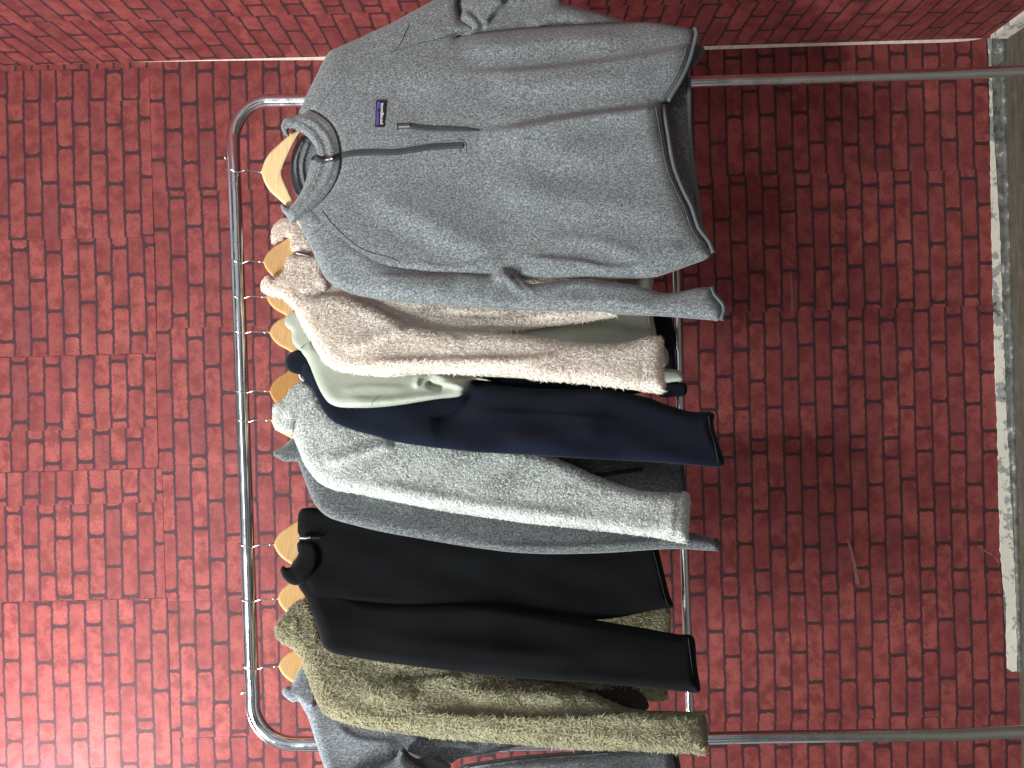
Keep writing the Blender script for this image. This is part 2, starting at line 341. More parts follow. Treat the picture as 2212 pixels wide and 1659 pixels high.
def arc(c, r, a0, a1, n=10): return [(c[0] + r * math.cos(math.radians(a0 + (a1 - a0) * i / n)), c[1] + r * math.sin(math.radians(a0 + (a1 - a0) * i / n))) for i in range(n + 1)]
fr = [(760, 212), (700, 215), (640, 217)] + arc((590, 303), 86, 270, 180)[1:] + [(505, 345), (513, 560), (523, 845), (535, 1185), (543, 1439), (546, 1500)] + arc((634, 1518), 88, 175, 92) + [(690, 1607), (900, 1609), (1100, 1610)]
tube('upper_frame', PX(fr, 6), .0142, M_chrome, rack, 28)
def down(pts, foot):
    q = spline(pts, 30, False); a = P(q[:, 0], q[:, 1], Dbar(q[:, 1])); e = a[-1]; d = (a[-1] - a[-4]); d /= abs(d[2])
    return np.vstack([a, e + d * (e[2] - .03)])
rp = down([(700, 216), (1100, 197), (1487, 178), (1700, 171), (1881, 165), (2060, 159), (2212, 153)], 0)
lp = down([(1060, 1610), (1290, 1606), (1526, 1595), (1870, 1589), (2060, 1587), (2212, 1580)], 0)
tube('post', rp, .0125, M_chrome2, rack, 24); tube('post', lp, .0120, M_chrome2, rack, 24)
q = spline([(1452, 190), (1459, 560), (1474, 1100), (1484, 1400), (1492, 1600)], 20, False)
tube('lower_rail', P(q[:, 0], q[:, 1], Dbar(q[:, 1])), .0078, M_chrome, rack, 20)
for e in (rp[-1], lp[-1]): tube('foot', [e + np.array([0, -.25, -.01]), e + np.array([0, 0, -.01]), e + np.array([0, .25, -.01])], .011, M_chrome2, rack)
for (px, py) in ((489, 340), (527, 1496)):
    c = P(px, py, Dbar(py)); tube('screw', [c + np.array([0, 0, -.012]), c + np.array([0, 0, .001]), c + np.array([0, 0, .0012]), c + np.array([0, 0, .004])], [.0025, .0025, .005, .0045], M_wire, rack, 10)
# ------------------------------------------------------------------ garment surface builder
NFUR = 0
def tufts(V, Tri, dens, Lm, wid, flow, curl, seed, up=.55):
    g = np.random.default_rng(seed); A, B, Cc = V[Tri[:, 0]], V[Tri[:, 1]], V[Tri[:, 2]]
    n = np.cross(B - A, Cc - A); ar = np.linalg.norm(n, axis=1) / 2; n = n / (2 * ar[:, None] + 1e-12)
    cnt = int(ar.sum() * dens); t = g.choice(len(Tri), cnt, p=ar / ar.sum())
    r1 = np.sqrt(g.random(cnt)); r2 = g.random(cnt); p = (1 - r1)[:, None] * A[t] + (r1 * (1 - r2))[:, None] * B[t] + (r1 * r2)[:, None] * Cc[t]
    nn = n[t]
    # swirling flow
    ph = p * 38; sw = np.stack([np.sin(ph[:, 2] + 2 * np.sin(ph[:, 0])), 0 * ph[:, 0], np.cos(ph[:, 0] * 1.3 + 2 * np.sin(ph[:, 2] * .8))], 1)
    d = np.array(flow)[None] + curl * sw + g.normal(0, .45 + curl * .5, (cnt, 3)); d -= nn * (d * nn).sum(1)[:, None]; d /= np.linalg.norm(d, axis=1)[:, None] + 1e-9
    L = Lm * g.uniform(.55, 1.35, cnt)[:, None]; w = wid * g.uniform(.6, 1.3, cnt)[:, None]
    s = np.cross(nn, d); s += g.normal(0, .22, s.shape); s /= np.linalg.norm(s, axis=1)[:, None]
    base = p - nn * .0002
    d2 = d + g.normal(0, .4 * curl + .12, d.shape); d2 -= nn * ((d2 * nn).sum(1) * .75)[:, None]
    m = base + nn * L * up * .62 + d * L * .35; tip = base + nn * L * (up * .75 - .06 * curl) + d2 * L * .9
    v = np.stack([base - s * w * .5, base + s * w * .5, m - s * w * .55, m + s * w * .55, tip], 1).reshape(-1, 3)
    i = np.arange(cnt)[:, None] * 5
    f4 = np.hstack([i, i + 1, i + 3, i + 2]); f3 = np.hstack([i + 2, i + 3, i + 4])
    gn = np.cross(v[1::5] - v[0::5], v[4::5] - v[0::5]); fl = (gn * (np.array([-.2, -.1, CAMZ + .5]) - p)).sum(1) < 0
    f4[fl] = f4[fl][:, ::-1]; f3[fl] = f3[fl][:, ::-1]
    nv = nn * .8 + g.normal(0, .34, nn.shape) + d * .12; nv /= np.linalg.norm(nv, axis=1)[:, None]
    return v, f4, f3, np.repeat(nv, 5, 0)
def relief(name, parent, poly, plane, mat, th=.012, wr=16., back=None, folds=(), step=5., off=0., amp=.0025, seed=1, fur=None, closed_spline=True, label=None, lx=260., ly=55., jag=.0):
    B = spline(poly, step) if closed_spline else np.asarray(poly, float)
    if jag: 
        g = np.random.default_rng(seed + 99); B = B + g.normal(0, jag, B.shape)
    lo = B.min(0); hi = B.max(0); xs = np.arange(lo[0], hi[0] + step, step); ys = np.arange(lo[1], hi[1] + step, step * .87)
    gx, gy = np.meshgrid(xs, ys); gx = gx + (np.arange(len(ys)) % 2)[:, None] * step / 2
    q = np.stack([gx.ravel(), gy.ravel()], 1); q = q[inside(q, B)]; d, _, _ = pdist(q, B); q = q[d > step * 2.3]
    Bt = np.roll(B, -1, 0) - np.roll(B, 1, 0); Bt /= np.linalg.norm(Bt, axis=1)[:, None] + 1e-9; Bn = np.stack([-Bt[:, 1], Bt[:, 0]], 1)
    sgn = 1 if inside(B + Bn * .6, B).mean() > .5 else -1
    for ro in (.35, .95, 1.7):
        rg = B + Bn * sgn * ro * step; rg = rg[inside(rg, B)]; rd, _, _ = pdist(rg, B); rg = rg[rd > ro * step * .93]
        if len(rg): q = np.vstack([q, rg])
    # extra inner rings so the rolled edge is round
    allp = np.vstack([B, q]); nb = len(B)
    vo, _, fo, _, _, _ = delaunay_2d_cdt([Vector(p) for p in allp], [], [list(range(nb))], 1, 1e-4)
    pts = np.array([(p[0], p[1]) for p in vo]); tri = np.array([list(f) for f in fo if len(f) == 3])
    d, _, _ = pdist(pts, B); edge = d < 1e-3
    back = th * .7 if back is None else back
    def prof(d): return np.sqrt(np.clip(1 - (1 - np.clip(d / wr, 0, 1)) ** 2, 0, 1))
    def front(pp):
        dd, _, _ = pdist(pp, B); ins = inside(pp, B); dd = np.where(ins, dd, 0)
        pr = prof(dd); fade = np.clip(dd / wr, 0, 1) ** .5
        return plane(pp[:, 0], pp[:, 1]) + off - th * pr - (foldsum(pp, folds) + wob(pp, amp, seed, lx, ly)) * (.25 + .75 * fade)
    Df = front(pts); Df[edge] = (plane(pts[:, 0], pts[:, 1]) + off - (foldsum(pts, folds) + wob(pts, amp, seed, lx, ly)) * .25)[edge]
    Db = plane(pts[:, 0], pts[:, 1]) + off + back * prof(d) - (foldsum(pts, folds) * .5 + wob(pts, amp, seed, lx, ly)) * (.25)
    Vf = P(pts[:, 0], pts[:, 1], Df); Vb = P(pts[:, 0], pts[:, 1], Db); n = len(pts)
    idx = np.arange(n); bi = np.where(edge, idx, idx + n)
    # orient front faces toward the camera
    e1 = Vf[tri[:, 1]] - Vf[tri[:, 0]]; e2 = Vf[tri[:, 2]] - Vf[tri[:, 0]]; nn = np.cross(e1, e2); flip = nn[:, 1] > 0
    tri[flip] = tri[flip][:, ::-1]
    V = np.vstack([Vf, Vb]); faces = tri.tolist() + [[bi[c], bi[b], bi[a]] for a, b, c in tri if not (edge[a] and edge[b] and edge[c])]
    if fur:
        dens, Lm, wid, flow, curl = fur[:5]
        tv, f4, f3, tn = tufts(Vf, tri, dens, Lm, wid, flow, curl, seed + 5, fur[5] if len(fur) > 5 else .55); k = len(V)
        V = np.vstack([V, tv]); faces += (f4 + k).tolist() + (f3 + k).tolist()
    o = mesh(name, V, faces, mat, parent, True, label)
    return o, (lambda l: front(np.asarray(l, float)))
def ribbon(name, parent, pts, w, mat, surf, lift=.0012, step=4., bead=.5, closed=False, smoothp=True, label=None):
    q = spline(pts, step, closed) if smoothp else np.asarray(pts, float)
    t = np.gradient(q, axis=0); t /= np.linalg.norm(t, axis=1)[:, None] + 1e-9; nrm = np.stack([-t[:, 1], t[:, 0]], 1)
    ww = np.broadcast_to(np.asarray(w, float), (len(q),))[:, None] if np.ndim(w) == 0 else np.interp(np.linspace(0, 1, len(q)), np.linspace(0, 1, len(w)), w)[:, None]
    vs = []; K = 5
    for j in range(K):
        a = (j / (K - 1) - .5); qq = q + nrm * ww * a
        D = surf(q) - lift - bead * .0018 * (1 - (2 * a) ** 2) + (0.0022 if abs(a) > .49 else 0)
        vs.append(P(qq[:, 0], qq[:, 1], D))
    n = len(q); V = np.vstack(vs); f = []
    for j in range(K - 1):
        for i in range(n - 1): f.append((j * n + i, j * n + i + 1, (j + 1) * n + i + 1, (j + 1) * n + i))
    return fixn(mesh(name, V, f, mat, parent, True, label))
def band(pts, w0, w1, step=4.):
    q = spline(pts, step, False); t = np.gradient(q, axis=0); t /= np.linalg.norm(t, axis=1)[:, None]; n = np.stack([-t[:, 1], t[:, 0]], 1)
    return np.vstack([q + n * w0, (q + n * w1)[::-1]])
def slope(hook, s): 
    D0 = Dbar(hook) if hook != 371 else 1.625; return lambda px, py: D0 - s * (np.asarray(py, float) - hook) + 0 * np.asarray(px, float)
# ------------------------------------------------------------------ hangers
def hanger(hook, apex, ky, s, mat, label, dp=0., kx=1., hook_off=0., notch=44):
    pl = slope(hook, s); c = P(apex, hook, pl(0, hook))
    h = empty('clothes_hanger', label, 'hanger', tuple(c), 'wooden hangers hooked on the top rail')
    top = [(0, 0), (3, 14), (10, 30), (20, 44), (32, 55), (46, 68), (60, 82), (82, 118), (102, 150)]
    bot = [(120, 146), (98, 108), (74, 72), (58 + (notch - 44) * .7, 40), (notch, 0)]
    half = [(a * kx, b * ky) for a, b in top]; hb = [(a * kx, b * ky) for a, b in bot]
    poly = [(apex + a, hook + b) for a, b in half] + [(apex + a, hook + b) for a, b in hb] + [(apex + a, hook - b) for a, b in hb[::-1][1:]] + [(apex + a, hook - b) for a, b in half[::-1][:-1]]
    relief('wooden_arms', h, poly, pl, mat, th=.0055, wr=4.5, back=.0055, step=3., amp=0., off=dp)
    yb = Dbar(hook); ba = P(np.interp(hook, [345, 560, 845, 1185, 1439], [505, 513, 523, 535, 543]), hook, yb); r = .0165
    th = np.linspace(-70, 200, 22) * math.pi / 180
    loop = [ba + np.array([.004 * math.sin(a * 1.3) + hook_off * (i / 22), -r * math.cos(a), r * math.sin(a) + .0008]) for i, a in enumerate(th)]
    st = c + np.array([0, dp, .0]); mid = ba + np.array([.0, -.010, -.028])
    q = [st, st + (mid - st) * .5, mid] + loop[1:]
    pts = np.array(q); fine = []
    pp = spline(pts, .0025, False)
    tube('hook', pp, .0013, M_wire, h, 8)
    tube('ferrule', [st + np.array([0, 0, -.002]), st + (mid - st) * .28, st + (mid - st) * .38], [.0028, .0028, .0016], M_wire, h, 10)
    return h
HK = [371, 566, 642, 718, 845, 908, 1176, 1293, 1439]
hanger(371, 565, 1.0, .0003, M_wood1, 'pale wooden hanger inside the collar of the heather grey quarter zip sweater')
names = ['cream fluffy fleece', 'sage green sweatshirt', 'navy blue fleece', 'pale grey curly fleece', 'charcoal heather sweater', 'black fleece pullover', 'olive fluffy fleece', 'blue grey heather sweater']
for hk, ap, nm, kk in zip(HK[1:], (569, 576, 582, 582, 586, 592, 600, 602), names, (.70, .62, .62, .72, .6, .72, .70, .66)):
    hanger(hk, ap, kk, .0008, M_wood3 if hk == 845 else M_wood2, ('darker amber' if hk == 845 else 'varnished') + ' wooden hanger holding the ' + nm, hook_off=random.uniform(-.006, .006), notch=62)
# ------------------------------------------------------------------ garment 1: heather grey quarter-zip
def c1(l): return [(438.9 + a * .29757, b * .29757) for a, b in l]
def c2(l): return [(987.5 + a * .29757, b * .29757) for a, b in l]
def c3(l): return [(438.9 + a * .29757, 384.0 + b * .29757) for a, b in l]
def c4(l): return [(987.5 + a * .29757, 384.0 + b * .29757) for a, b in l]
def c5(l): return [(438.9 + a * .29757, 768.1 + b * .29757) for a, b in l]
def c6(l): return [(987.5 + a * .29757, 768.1 + b * .29757) for a, b in l]
def c7(l): return [(438.9 + a * .29757, 1165.3 + b * .29757) for a, b in l]
def c8(l): return [(987.5 + a * .29757, 1165.3 + b * .29757) for a, b in l]
G = 'garments hanging from the rack'
def garment(name, label, cat, hook, px=640, s=.0008):
    pl = slope(hook, s); return empty(name, label, cat, tuple(P(px, hook, pl(px, hook))), G), pl
g1, p1 = garment('quarter_zip_sweater', 'heather grey quarter zip sweater with purple chest patch, nearest the side wall', 'sweater', 371, s=.0003)
body = [(640, 262)] + c1([(690, 830), (750, 690), (830, 530), (890, 410), (940, 360), (1160, 262), (1400, 152), (1560, 90), (1700, 110), (1840, 160), (1960, 215)]) + \
    c2([(0, 265), (150, 240), (500, 205), (900, 180), (1250, 165), (1390, 160), (1560, 185), (1690, 212), (1712, 260), (1690, 400), (1640, 540), (1570, 660), (1512, 742)]) + \
    c2([(1482, 757), (1492, 900), (1520, 1060), (1545, 1180), (1590, 1330), (1650, 1470)]) + [(1502, 494), (1523, 527), (1535, 550)] + \
    c4([(1810, 590), (1700, 632), (1560, 682), (1430, 722), (1200, 735), (900, 737), (700, 735), (500, 742), (300, 760), (0, 740)]) + \
    [(860, 600), (760, 610), (716, 600), (694, 570), (668, 527), (650, 490)] + c1([(690, 1590), (800, 1480), (900, 1370), (950, 1240), (960, 1120), (930, 1000), (860, 900), (760, 830)])
F1 = [('s', c2([(150, 962), (400, 920), (700, 862), (1060, 812), (1300, 785), (1485, 757)]), .034, 70, 'b'),
      ('s', c2([(0, 520), (400, 505), (700, 482), (1250, 412), (1700, 328)]), .020, 60, 'b'),
      ('r', c2([(200, 640), (700, 600), (1200, 560), (1500, 500)]), .009, 26),
      ('r', c2([(0, 340), (600, 300), (1300, 270)]), .009, 24),
      ('r', [(760, 180), (900, 160), (1050, 150)], .004, 30),
      ('r', [(1050, 400), (1200, 420), (1400, 460), (1500, 500)], .010, 34),
      ('r', [(1150, 330), (1300, 320), (1440, 310)], .009, 34, 'b'),
      ('s', c4([(450, 560), (700, 580), (900, 600), (1100, 640), (1330, 630)]), .014, 22),
      ('s', c4([(1250, 650), (1340, 625), (1430, 540), (1650, 440)]), .010, 26),
      ('r', c4([(600, 470), (800, 440), (1050, 470), (1250, 540), (1400, 590)]), .005, 14),
      ('r', [(780, 420), (900, 470), (1000, 520), (1100, 540)], .009, 30),
      ('s', c3([(1100, 640), (1400, 655), (1700, 690), (1900, 690)]), -.012, 22),
      ('r', [(930, 290), (1020, 300), (1080, 300)], .004, 20),
      ('s', c3([(1500, 590), (1750, 640), (2000, 610), (2212, 560)]), .007, 16)]
o, sf = relief('body', g1, body, p1, M_hgrey, th=.024, wr=34, back=.02, folds=F1, step=4.6, seed=11, amp=.0022, off=-.012)
# right sleeve (leaves the frame at the top of the photo) in two overlapping pieces
relief('sleeve', g1, [(784, 80), (856, 46), (939, 0), (1010, -60), (1100, -95), (1190, -90), (1260, -40)] + c2([(760, 0), (850, 45), (1000, 85), (1150, 130), (1250, 165), (1350, 200)]) + [(1420, 90), (1300, 100), (1150, 100), (1000, 110), (900, 120), (820, 110)],
       p1, M_hgrey, th=.026, wr=34, back=.02, step=5, seed=12, off=.022, amp=.003,
       folds=[('r', [(1000, 30), (1060, -5), (1140, -30)], .014, 20), ('s', [(1000, 20), (1025, 40), (1045, 60)], .03, 40), ('s', [(1096, 0), (1065, 30), (1045, 62)], .028, 40), ('r', [(1130, 60), (1200, 30), (1290, 40)], .010, 18), ('s', [(1150, 70), (1220, 30), (1300, 0)], -.012, 30)])
relief('sleeve', g1, [(800, 74), (856, 44), (939, -1), (985, -22), (1008, -30)] + c1([(1845, 10), (1850, 80), (1870, 140), (1940, 180), (1965, 212), (1920, 232), (1800, 262), (1600, 300), (1400, 345), (1250, 380)]) + [(790, 105)],
       p1, M_hgrey, th=.02, wr=22, back=.02, step=4.6, seed=13, off=-.014, amp=.002, folds=[('s', c1([(1900, 225), (1700, 210), (1500, 190)]), .005, 12)])
# cuff of that sleeve peeping out behind the hem
relief('cuff', g1, c2([(1700, 330), (1745, 325), (1785, 335), (1795, 370), (1770, 420), (1735, 470), (1700, 485), (1680, 420)]), p1, M_bind, th=.008, wr=8, off=.03, step=3.5, amp=.001)
relief('back_panel', g1, c2([(1500, 300), (1690, 215), (1735, 195), (1748, 215), (1745, 300), (1700, 420), (1684, 560), (1690, 760), (1690, 950), (1712, 1200), (1740, 1420), (1758, 1600)]) + [(1520, 520), (1480, 520), (1420, 420), (1400, 260)],
       p1, M_in, th=.004, wr=6, off=.032, seed=14, step=5, amp=.003)
relief('hem_binding', g1, band(c2([(1722, 190), (1738, 240), (1715, 340), (1680, 460), (1620, 590), (1530, 735)]), -4.5, 4.5), p1, M_bind, th=.007, wr=5, back=.016, off=-.024, step=3, closed_spline=False, amp=.0005)
relief('hem_binding', g1, band(c2([(1494, 760), (1520, 920), (1550, 1100), (1580, 1230), (1640, 1380), (1700, 1500)]) + [(1509, 492), (1531, 522), (1541, 548)], -5.5, 4.5), p1, M_bind, th=.007, wr=5, back=.016, off=-.026, step=3, closed_spline=False, amp=.0005)
relief('hem_binding', g1, band(c2([(1682, 560), (1685, 760), (1688, 950), (1712, 1200), (1740, 1420), (1762, 1600)]) + [(1524, 522)], -5, 5), p1, M_bind, th=.006, wr=5, off=.030, step=3, closed_spline=False, amp=.0005)
sleeve = [(648, 484), (668, 527), (686, 568), (701, 598), (712, 610), (725, 619), (766, 637), (855, 652), (975, 661), (1136, 671), (1285, 673), (1345, 680), (1404, 682), (1464, 686), (1538, 692), (1553, 692), (1560, 670), (1552, 652), (1543, 640), (1534, 622), (1505, 622), (1464, 631), (1428, 632), (1374, 616), (1300, 608), (1255, 603), (1196, 608), (1148, 613), (1130, 603), (1106, 586), (1089, 577), (1075, 583), (1059, 594), (1004, 590), (930, 588), (856, 572), (810, 550), (770, 520), (730, 485), (700, 460), (668, 452)]
o, sfs = relief('sleeve', g1, sleeve, lambda a, b: p1(a, b) - .016 - .016 * np.clip((np.asarray(a) - 760) / 260, 0, 1), M_hgrey, th=.022, wr=30, back=.016, step=4.6, seed=15, off=0., amp=.0022, lx=190, ly=60,
       folds=[('s', [(1000, 668), (1090, 664), (1150, 654), (1180, 640)], -.010, 20), ('s', [(1148, 645), (1220, 625), (1300, 615)], -.009, 16), ('r', [(1060, 602), (1090, 592), (1120, 618), (1155, 640)], .012, 12),
              ('s', c4([(400, 690), (470, 770), (560, 860)]), -.016, 26), ('r', [(1200, 655), (1300, 650), (1420, 665)], .006, 12), ('r', [(760, 590), (860, 615), (980, 630)], .006, 24), ('s', c3([(1200, 700), (1400, 700), (1700, 705), (1850, 700)]), .009, 26)])
relief('cuff_binding', g1, band([(1536, 618), (1541, 634), (1551, 646), (1561, 658), (1563, 672), (1556, 692)], -6, 5), p1, M_bind, th=.010, wr=6, off=-.034, step=3, closed_spline=False, amp=.0005)
# seams
ribbon('seam', g1, c1([(822, 812), (870, 735), (950, 625), (1060, 522), (1200, 440), (1360, 385)]), 1.6, M_seam, sf, .0006)
ribbon('seam', g1, c1([(1360, 385), (1420, 330), (1460, 250), (1510, 140)]), 1.0, M_seam, lambda l: sf(l) - .001, .001)
ribbon('seam', g1, c1([(1360, 385), (1550, 325), (1750, 275), (1900, 232)]), 1.4, M_seam, lambda l: np.minimum(sf(l), sf(l)) - .006, .001)
ribbon('seam', g1, c3([(862, 240), (930, 330), (1010, 410), (1080, 470), (1160, 522), (1240, 553), (1340, 575), (1420, 610)]), 1.6, M_seam, lambda l: np.minimum(sf(l), sfs(l)), .001)
ribbon('seam', g1, [(1136, 128), (1010, 130), (930, 124), (900, 120)], 1.0, M_seam, sf, .0002)
for dx in (-12, -16): ribbon('stitching', g1, [(a + dx, b) for a, b in c2([(1494, 775), (1520, 920), (1550, 1100), (1580, 1230), (1640, 1380), (1700, 1500)]) + [(1509, 492), (1527, 522)]], 1.2, M_hlight, sf, .0012)
ribbon('stitching', g1, [(a - 8, b - 3) for a, b in c2([(1700, 330), (1660, 460), (1600, 590), (1520, 710)])], 1.2, M_hlight, sf, .0012)
# collar: inner back, then the rolled front
cb, sfi = relief('collar_back', g1, c1([(720, 985), (670, 1050), (642, 1120), (632, 1200), (634, 1290), (650, 1360), (690, 1430), (800, 1400), (860, 1250), (860, 1100), (800, 1020)]), p1, M_in, th=.008, wr=10, off=.035, step=3.2, seed=21, amp=.001,
       folds=[('r', c1([(720, 1030), (680, 1130), (672, 1230), (690, 1340), (730, 1420)]), .008, 3.2, 'ab'), ('r', c1([(760, 1050), (725, 1150), (718, 1240), (735, 1330)]), .008, 3.2, 'ab')])
fc = c1([(600, 858), (650, 842), (700, 828), (770, 795), (860, 832), (940, 900), (990, 1000), (1006, 1120), (1003, 1240), (962, 1340), (882, 1450), (780, 1538), (700, 1588), (640, 1625), (612, 1580), (572, 1530), (564, 1490), (590, 1482), (622, 1500), (668, 1462), (712, 1390), (745, 1310), (770, 1225), (792, 1170), (826, 1128), (812, 1065), (752, 990), (690, 955), (650, 935), (618, 945), (625, 985), (592, 985), (566, 930), (574, 885)])
o, sfc = relief('collar', g1, fc, p1, M_hgrey, th=.020, wr=13, back=.01, step=3.2, seed=22, off=-.018, amp=.0008,
       folds=[('r', c1([(640, 880), (720, 905), (800, 970), (850, 1060), (862, 1140), (840, 1230), (800, 1330), (740, 1430), (650, 1530)]), .005, 6, 'ab'),
              ('r', c1([(700, 850), (800, 890), (890, 980), (930, 1080), (935, 1180), (900, 1290), (830, 1400), (740, 1500), (660, 1570)]), .006, 7, 'ab'),
              ('s', c1([(830, 1110), (862, 1140), (800, 1160)]), -.004, 6)])
ribbon('seam', g1, c1([(760, 800), (850, 850), (920, 910), (965, 1000), (985, 1120), (980, 1220), (945, 1330), (870, 1440), (780, 1520), (700, 1570)]), 2.6, M_seam, sfc, .0010)
ribbon('seam', g1, c1([(690, 905), (790, 975), (838, 1050), (850, 1120)]), 1.8, M_seam, sfc, .0006)
ribbon('seam', g1, c1([(828, 1220), (800, 1300), (740, 1400), (660, 1490)]), 1.8, M_seam, sfc, .0006)
# zip
zl = c1([(800, 1148), (850, 1165), (930, 1155), (1000, 1133), (1120, 1112), (1250, 1108), (1380, 1108), (1520, 1090), (1650, 1070), (1780, 1060), (1885, 1058)])
zs = lambda l: np.minimum(sf(l), sfc(l))
ribbon('zipper', g1, zl, 15, M_zip, zs, .0025, 4, 1.2)
ribbon('zipper', g1, zl, 3.4, M_bindd, zs, .0050, 4, .6)
fr_ = c1([(1000, 1108), (1250, 1075), (1500, 1058), (1650, 1040), (1780, 1022), (1880, 1020), (1905, 1040), (1908, 1108), (1870, 1112), (1860, 1085)])
ribbon('stitching', g1, fr_, 2.6, M_seam, sf, .0008)
ribbon('zipper_guard', g1, c1([(795, 1160), (815, 1140), (850, 1150), (875, 1160)]), 9, M_lblack, zs, .0065, 3, 1.)
ribbon('zipper_slider', g1, c1([(868, 1160), (900, 1158), (940, 1148)]), [5, 8, 7], M_metal, zs, .0075, 3, 1.5)
# pocket zip
pz = c1([(1405, 920), (1500, 918), (1560, 928), (1700, 938), (1850, 942), (1950, 944), (2008, 946)])
ribbon('pocket_zipper', g1, pz, [14, 14, 13.5, 13.5, 13, 12, 2], M_zip, sf, .0022, 4, 1.2)
ribbon('pocket_zipper', g1, pz, [2, 3, 3, 3, 3, 3, 1], M_bindd, sf, .0046, 4, .4)
ribbon('zipper_slider', g1, c1([(1420, 918), (1500, 915)]), 9, M_metal, sf, .005, 3, 1.2)
ribbon('stitching', g1, c1([(1404, 895), (1404, 945)]), 1.6, M_hlight, sf, .002)
# chest patch
A = np.array(c1([(1255, 728), (1323, 728), (1313, 920), (1247, 920)]))
cen = A.mean(0); D0 = float(sf([cen])[0]) - .0035
def lab(pts2, lift, name, mat, parent, par=None, th=.0006):
    """pts2 in patch space: a along reading direction 0..1, b up 0..1"""
    out = []
    for a, b in pts2:
        bl, br, tl, tr = A[2], A[1], A[3], A[0]   # bottom edge (photo right), top edge (photo left)
        p = (1 - b) * ((1 - a) * bl + a * br) + b * ((1 - a) * tl + a * tr); out.append(p)
    out = np.array(out); Dd = D0 - .0003 * (out[:, 1] - cen[1]) * 1
    f = P(out[:, 0], out[:, 1], Dd - lift); n = len(f); bk = f.copy(); bk[:, 1] += th
    return fixn(mesh(name, np.vstack([f, bk]), [tuple(range(n)), tuple(range(2 * n - 1, n - 1, -1))] + [(i, (i + 1) % n, (i + 1) % n + n, i + n) for i in range(n)], mat, parent, False)) if par is None else None
patch = lab([(0, 0), (1, 0), (1, 1), (0, 1)], 0, 'chest_patch', M_lblack, g1, th=.0025)
patch['label'] = 'small black woven patch with purple sky and white lettering'
ridge = [(.06, .62), (.16, .60), (.20, .66), (.24, .58), (.32, .62), (.40, .70), (.44, .64), (.50, .60), (.56, .66), (.62, .82), (.67, .70), (.72, .60), (.80, .58), (.88, .55), (.94, .55)]
lab(ridge + [(.94, .88), (.06, .88)], .0004, 'purple_band', M_purple, patch)
cu = bpy.data.curves.new('lettering', 'FONT'); cu.body = 'patagonia'; cu.size = 1; cu.offset = .008; cu.align_x = 'LEFT'
to = bpy.data.objects.new('tmp', cu); C.objects.link(to); bpy.context.view_layer.update()
me = bpy.data.meshes.new_from_object(to.evaluated_get(bpy.context.evaluated_depsgraph_get())); bpy.data.objects.remove(to)
tv = np.array([v.co[:2] for v in me.vertices]); mn, mxx = tv.min(0), tv.max(0)
ta = .10 + (tv[:, 0] - mn[0]) / (mxx[0] - mn[0]) * .80; tb = .12 + (tv[:, 1] - mn[1]) / (mxx[1] - mn[1]) * .42
bl, br, tl, tr = A[2], A[1], A[3], A[0]
o2 = (1 - tb)[:, None] * ((1 - ta)[:, None] * bl + ta[:, None] * br) + tb[:, None] * ((1 - ta)[:, None] * tl + ta[:, None] * tr)
mesh('lettering', P(o2[:, 0], o2[:, 1], D0 - .0003 * (o2[:, 1] - cen[1]) - .0009), [tuple(p.vertices) for p in me.polygons], M_white, patch, False)
# ------------------------------------------------------------------ garment 2: cream fluffy fleece
dn = (-.03, 0, -1.)
FC = (330000, .0085, .0018, dn, .6, .48); FL = (380000, .0046, .0019, dn, 1.0, .62); FO = (300000, .0085, .0020, dn, .85, .50)
g2, p2 = garment('fluffy_fleece_jacket', 'cream fluffy fleece hanging half hidden behind the heather grey sweater', 'fleece', 566)
relief('collar_back', g2, c3([(512, 478), (498, 430), (505, 380), (545, 325), (600, 298), (660, 298), (730, 370), (775, 450), (800, 540), (770, 562), (710, 545), (672, 540), (645, 520), (640, 470), (636, 432), (600, 424), (555, 450)]), p2, M_cream, th=.014, wr=13, step=4, fur=FC, seed=31, off=-.006)
relief('body', g2, [(655, 480), (690, 560), (760, 560), (900, 570), (1100, 590), (1330, 610), (1345, 650), (1333, 680), (1315, 685), (1255, 694), (1166, 706), (1062, 717), (950, 735), (830, 760), (740, 780), (700, 760), (660, 700), (640, 650), (640, 580)], p2, M_cream, th=.022, wr=26, seed=32, fur=FC, off=.006, amp=.004,
       folds=[('s', c3([(1650, 980), (1900, 990), (2212, 1000)]), -.008, 24), ('s', c4([(0, 1060), (300, 1080), (600, 1030), (900, 1000)]), -.008, 14)])
relief('collar', g2, c3([(608, 600), (640, 570), (700, 566), (780, 576), (850, 600), (870, 720), (890, 790), (830, 860), (760, 920), (675, 945), (620, 900), (560, 862), (480, 846), (432, 822), (424, 785), (455, 722), (500, 740), (560, 715), (600, 672)]), p2, M_cream, th=.016, wr=16, step=4, fur=FC, seed=33, off=-.022,
       folds=[('s', c3([(640, 800), (730, 830), (800, 790), (870, 760)]), -.008, 18)])
